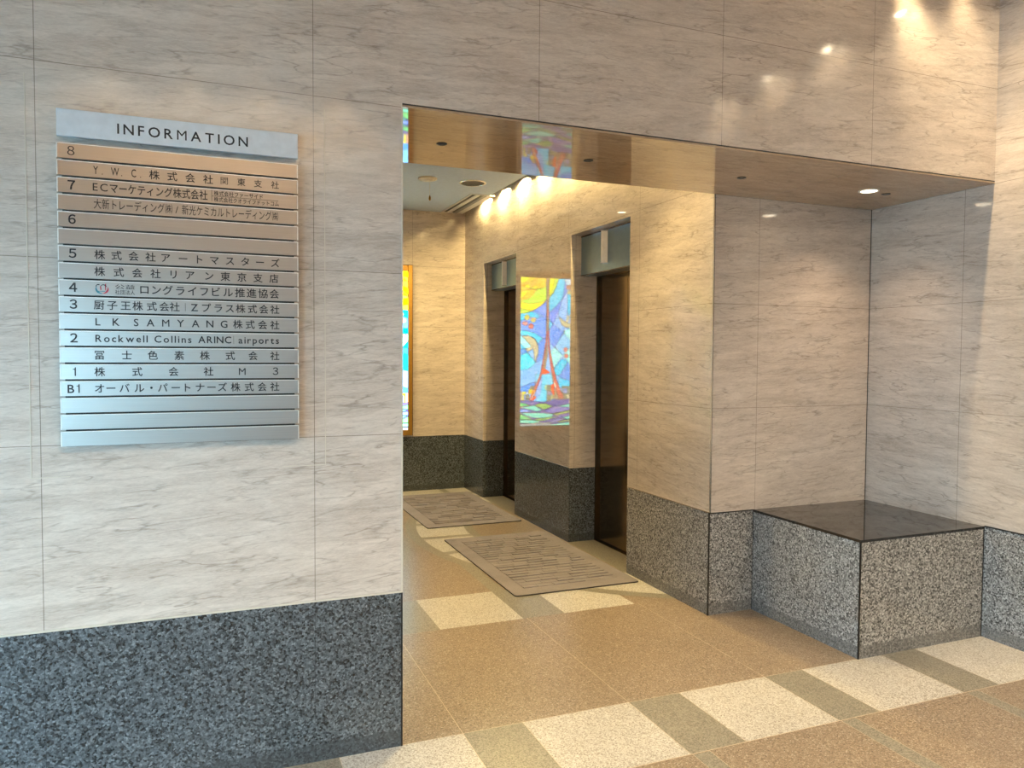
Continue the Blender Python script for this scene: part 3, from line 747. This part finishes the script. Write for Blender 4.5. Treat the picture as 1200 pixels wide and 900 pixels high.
# ---------------------------------------------------------------- directory sign
def text_mesh(mb, s, x, z, size, y, align='CENTER', bold=0.0, width=None, shear=0.0, sx=1.0, depth=0.0006, font_cache={}):
    """letters of s standing in the plane y, centred on z; width squeezes the run"""
    s = ''.join(chr(ord(ch)+0xFEE0) if ch in '2345678' else ch for ch in s)
    if s in 'MW関': bold = 0.0
    key = (s, align, round(bold, 5))
    if key not in font_cache:
        cu = bpy.data.curves.new('txt', 'FONT'); cu.body = s; cu.size = 1.0; cu.align_x = 'LEFT'; cu.offset = bold; cu.resolution_u = 3
        ob = bpy.data.objects.new('txt', cu); C.objects.link(ob)
        dg = bpy.context.evaluated_depsgraph_get(); dg.update()
        me = bpy.data.meshes.new_from_object(ob.evaluated_get(dg))
        vs = [v.co.copy() for v in me.vertices]; fs = [tuple(f.vertices) for f in me.polygons]
        C.objects.unlink(ob); bpy.data.objects.remove(ob); bpy.data.curves.remove(cu); bpy.data.meshes.remove(me)
        font_cache[key] = (vs, fs)
    vs, fs = font_cache[key]
    if s == '1': vs, fs = [Vector(p) for p in ((0.13, 0, 0), (0.225, 0, 0), (0.225, 0.73, 0), (0.15, 0.73, 0), (0.13, 0.60, 0), (0.0, 0.60, 0), (0.0, 0.535, 0), (0.13, 0.535, 0))], [(0, 1, 2, 3, 4, 7), (4, 5, 6, 7)]
    if not vs: return
    a = min(v.x for v in vs); b = max(v.x for v in vs)
    k = size*sx
    if width is not None: k = width/(b-a)
    x_off = {'CENTER': x-(a+b)/2*k, 'LEFT': x-a*k, 'RIGHT': x-b*k}[align]
    nv = [mb.bm.verts.new((v.x*k+x_off, y, v.y*size+z)) for v in vs]
    for f in fs:
        try: fc = mb.bm.faces.new([nv[i] for i in f])
        except ValueError: continue
        fc.material_index = mb.mi
def text_run(mb, s, x0, x1, z, size, y, bold=0.0, gap=None, sx=1.0):
    """Latin words: letters of their own width, evenly gapped from x0 to x1"""
    tmp = MB(); ws = []
    for ch in s:
        if ch == ' ': ws.append(size*0.22); continue
        t_ = MB(); text_mesh(t_, ch, 0, 0, size, 0, bold=bold, sx=sx)
        xs = [v.co.x for v in t_.bm.verts]; ws.append(max(xs)-min(xs)); t_.bm.free()
    tmp.bm.free()
    g = (x1-x0-sum(ws))/(len(s)-1); x = x0
    for ch, w_ in zip(s, ws):
        if ch != ' ': text_mesh(mb, ch, x+w_/2, z, size, y, bold=bold, sx=sx)
        x += w_+g
def directory():
    t = thing('directory_sign', 'steel building directory sign with INFORMATION header and rows of tenant name plates', 'sign', (-0.723, 0, 1.672))
    xl, xr = -1.0775, -0.3685
    # backing rails against the wall
    bk = MB(); bk.box((xl+0.012, -0.024, 1.158), (xr-0.012, -0.0005, 2.086)); bk.build('backing', M_dark, t)
    hp = MB(); hp.box((xl+0.001, -0.036, 2.109), (xr+0.001, -0.020, 2.191), 0.0012); hp.build('header_plate', M_alu, t)
    for xa in (xl+0.08, xr-0.11): MB().box((xa, -0.022, 2.125), (xa+0.03, -0.0005, 2.175)).build('header_standoff', M_dark, t)
    hl = MB(); s = 'INFORMATION'
    text_run(hl, 'INFORMATION', -0.9115, -0.527, 2.148-0.0165, 0.0445, -0.0364, bold=0.012)
    o = hl.build('header_lettering', M_black, t, fix=False); o['label'] = 'black capitals reading INFORMATION'
    N = 18; top = 2.0885; pit = (2.0885-1.154)/N
    YP = -0.036
    R = {}
    R[1] = list(zip('Y.W.C.株式会社', [-0.9723, -0.9542, -0.9191, -0.9007, -0.8669, -0.8476, -0.808, -0.756, -0.7031, -0.65]))
    small1 = list(zip('関東支社', [-0.601, -0.5484, -0.4964, -0.4422]))
    R[6] = list(zip('株式会社アートマスターズ', [-0.9645, -0.9179, -0.87, -0.822, -0.7779, -0.7271, -0.6777, -0.633, -0.5856, -0.5382, -0.4916, -0.4429]))
    R[7] = list(zip('株式会社リアン東京支店', [-0.9652, -0.9122, -0.8602, -0.8081, -0.7558, -0.7067, -0.6493, -0.6, -0.5492, -0.4984, -0.4476]))
    R[8] = list(zip('ロングライフビル推進協会', [-0.8407, -0.806, -0.773, -0.7362, -0.7011, -0.6649, -0.629, -0.592, -0.5553, -0.5189, -0.4829, -0.4464]))
    R[9] = list(zip('厨子王株式会社|Zプラス株式会社', [-0.9684, -0.9319, -0.8943, -0.8601, -0.8197, -0.7835, -0.7535, -0.7219, -0.6948, -0.6585, -0.6225, -0.5875, -0.5535, -0.5164, -0.4803, -0.4453]))
    R[10] = list(zip('LKSAMYANG株式会社', [-0.9722, -0.9217, -0.8653, -0.8242, -0.78, -0.7366, -0.6918, -0.6486, -0.6054, -0.5624, -0.5239, -0.4842, -0.4456]))
    R[12] = list(zip('冨士色素株式会社', [-0.9692, -0.8929, -0.8188, -0.7416, -0.6647, -0.5866, -0.5153, -0.4462]))
    R[13] = list(zip('株式会社M3', [-0.9692, -0.8638, -0.7583, -0.6541, -0.5501, -0.4443]))
    R[14] = list(zip('オーバル・パートナーズ株式会社', [-0.9705, -0.9389, -0.9006, -0.8586, -0.8239, -0.7909, -0.7528, -0.7176, -0.68, -0.6455, -0.612, -0.5711, -0.5282, -0.487, -0.4468]))
    num = {0: ('8', 0.004), 2: ('7', 0.022), 4: ('6', 0.022), 6: ('5', 0.018), 8: ('4', 0.022), 9: ('3', 0.018), 11: ('2', 0.016), 13: ('1', 0.012), 14: ('B1', 0.010)}
    for i in range(N):
        z1 = top-i*pit; z0 = z1-pit+0.0060; zc = (z0+z1)/2
        p = MB(); p.mat(0).box((xl, YP, z0), (xr, -0.024, z1), 0.0)
        p.mat(1); e = 0.0015
        for a, b in (((xl, YP-0.0004, z1-e*1.5), (xr, YP+0.001, z1+0.0002)), ((xl-0.0003, YP-0.0004, z0), (xl+e*1.6, YP+0.001, z1)), ((xr-e*1.6, YP-0.0004, z0), (xr+0.0003, YP+0.001, z1))): p.box(a, b)
        pl = p.build('name_plate', [M_steel, M_edge], t)
        yt = YP-0.0006
        if i in num:
            s, bd = num[i]
            nb = MB()
            if s == 'B1': text_mesh(nb, 'B', -1.0485, zc-0.0135, 0.037, yt, bold=0.012); text_mesh(nb, '1', -1.0290, zc-0.0135, 0.037, yt)
            else: text_mesh(nb, s, -1.0385, zc-0.0130, 0.0365, yt, bold=bd)
            nb.build('floor_number', M_black, pl, fix=False)
        lt = MB(); any_ = False
        K, L = 0.031, 0.036
        if i in R:
            for ch, x in R[i]:
                if ch == '|': lt.box((x-0.0006, yt, zc-0.013), (x+0.0006, yt+0.0004, zc+0.013)); continue
                latin = ord(ch) < 128
                if ch == '.': text_mesh(lt, ch, x, zc-0.0125, 0.026, yt)
                elif i == 1 and latin: text_mesh(lt, ch, x, zc-0.0125, 0.035, yt, sx=0.62, bold=0.006)
                elif latin: text_mesh(lt, ch, x, zc-0.0118, 0.0330, yt, sx=1.0, bold=0.008)
                else:
                    text_mesh(lt, ch, x, zc-0.0118, K if i != 8 else 0.0325, yt, bold=0.010)
            any_ = True
        if i == 1:
            for ch, x in small1: text_mesh(lt, ch, x, zc-0.0098, 0.0265, yt, bold=0.008)
        if i == 2:
            text_run(lt, 'EC', -0.981, -0.940, zc-0.0118, 0.0335, yt, bold=0.004)
            text_mesh(lt, 'マーケティング株式会社', -0.934, zc-0.0125, 0.033, yt, align='LEFT', width=0.282, bold=0.012)
            lt.box((-0.6402, yt, zc-0.017), (-0.6388, yt+0.0004, zc+0.019)); lt.box((-0.6388, yt, zc-0.0008), (-0.432, yt+0.0004, zc+0.0004))
            text_mesh(lt, '株式会社ファーサイド', -0.633, zc+0.003, 0.0170, yt, align='LEFT', width=0.152, bold=0.012)
            text_mesh(lt, '株式会社クオライフドットコム', -0.633, zc-0.0165, 0.0170, yt, align='LEFT', width=0.203, bold=0.012)
            any_ = True
        if i == 3:
            text_mesh(lt, '大新トレーディング㈱', -0.979, zc-0.0122, 0.0335, yt, align='LEFT', width=0.222, bold=0.0015)
            text_mesh(lt, '/', -0.744, zc-0.0118, 0.032, yt)
            text_mesh(lt, '新光ケミカルトレーディング㈱', -0.729, zc-0.0122, 0.0335, yt, align='LEFT', width=0.2965, bold=0.0015)
            any_ = True
        if i == 11:
            text_run(lt, 'Rockwell', -0.9798, -0.833, zc-0.0110, 0.0315, yt, bold=0.012)
            text_run(lt, 'Collins', -0.8135, -0.7045, zc-0.0110, 0.0315, yt, bold=0.012)
            text_run(lt, 'ARINC', -0.6845, -0.5835, zc-0.0110, 0.0315, yt, bold=0.012)
            lt.box((-0.5765, yt, zc-0.013), (-0.5756, yt+0.0004, zc+0.013))
            text_run(lt, 'airports', -0.561, -0.4325, zc-0.0110, 0.0315, yt, bold=0.012)
            any_ = True
        if i == 8:
            for s_, zz in (('公益', zc+0.0008), ('社団法人', zc-0.0165)):
                text_mesh(lt, s_, -0.9236, zz, 0.0155, yt, align='LEFT', width=0.0560, bold=0.004)
            em = MB(); cx, cz = -0.9595, zc-0.001
            def arc(a0, a1, rx, rz, w0, w1, mi, n=20, dx=0, dz=0):
                for k in range(n):
                    P = []
                    for kk, sg in ((k, 1), (k+1, 1), (k+1, -1), (k, -1)):
                        u = kk/n; a = math.radians(a0+(a1-a0)*u); wv = (w0+(w1-w0)*u)*math.sin(math.pi*min(1, max(0.08, u)) if w0 == w1 else 1.2)
                        P.append((cx+dx+(rx+sg*wv)*math.cos(a), yt, cz+dz+(rz+sg*wv)*math.sin(a)))
                    em.poly(P, mi)
            arc(150, 285, 0.0165, 0.0150, 0.0028, 0.0028, 0); arc(270, 385, 0.0165, 0.0150, 0.0026, 0.0026, 1)
            arc(60, 165, 0.0068, 0.0085, 0.0018, 0.0008, 2, dx=-0.0105, dz=0.0035); arc(20, 150, 0.0080, 0.0090, 0.0020, 0.0009, 2, dx=0.0035, dz=0.003)
            em.poly([(cx-0.0060, yt, cz+0.006), (cx-0.0028, yt, cz+0.010), (cx-0.0020, yt, cz-0.004), (cx-0.0045, yt, cz-0.006)], 1)
            em.poly([(cx+0.0080, yt, cz+0.014), (cx+0.0112, yt, cz+0.0165), (cx+0.0108, yt, cz-0.004), (cx+0.0085, yt, cz-0.006)], 1)
            em.poly([(cx-0.012, yt, cz-0.0075), (cx+0.008, yt, cz-0.0075), (cx+0.008, yt, cz-0.0095), (cx-0.012, yt, cz-0.0095)], 0)
            eo = em.build('emblem', [M_teal, M_red, M_black], pl, fix=False); eo['label'] = 'round teal and red emblem'
        if any_: lt.build('lettering', M_black, pl, fix=False)
        else: lt.bm.free()
M_teal = plain('emblem_teal', (0.03, 0.20, 0.27), 0.5); M_red = plain('emblem_red', (0.50, 0.03, 0.06), 0.5)
directory()
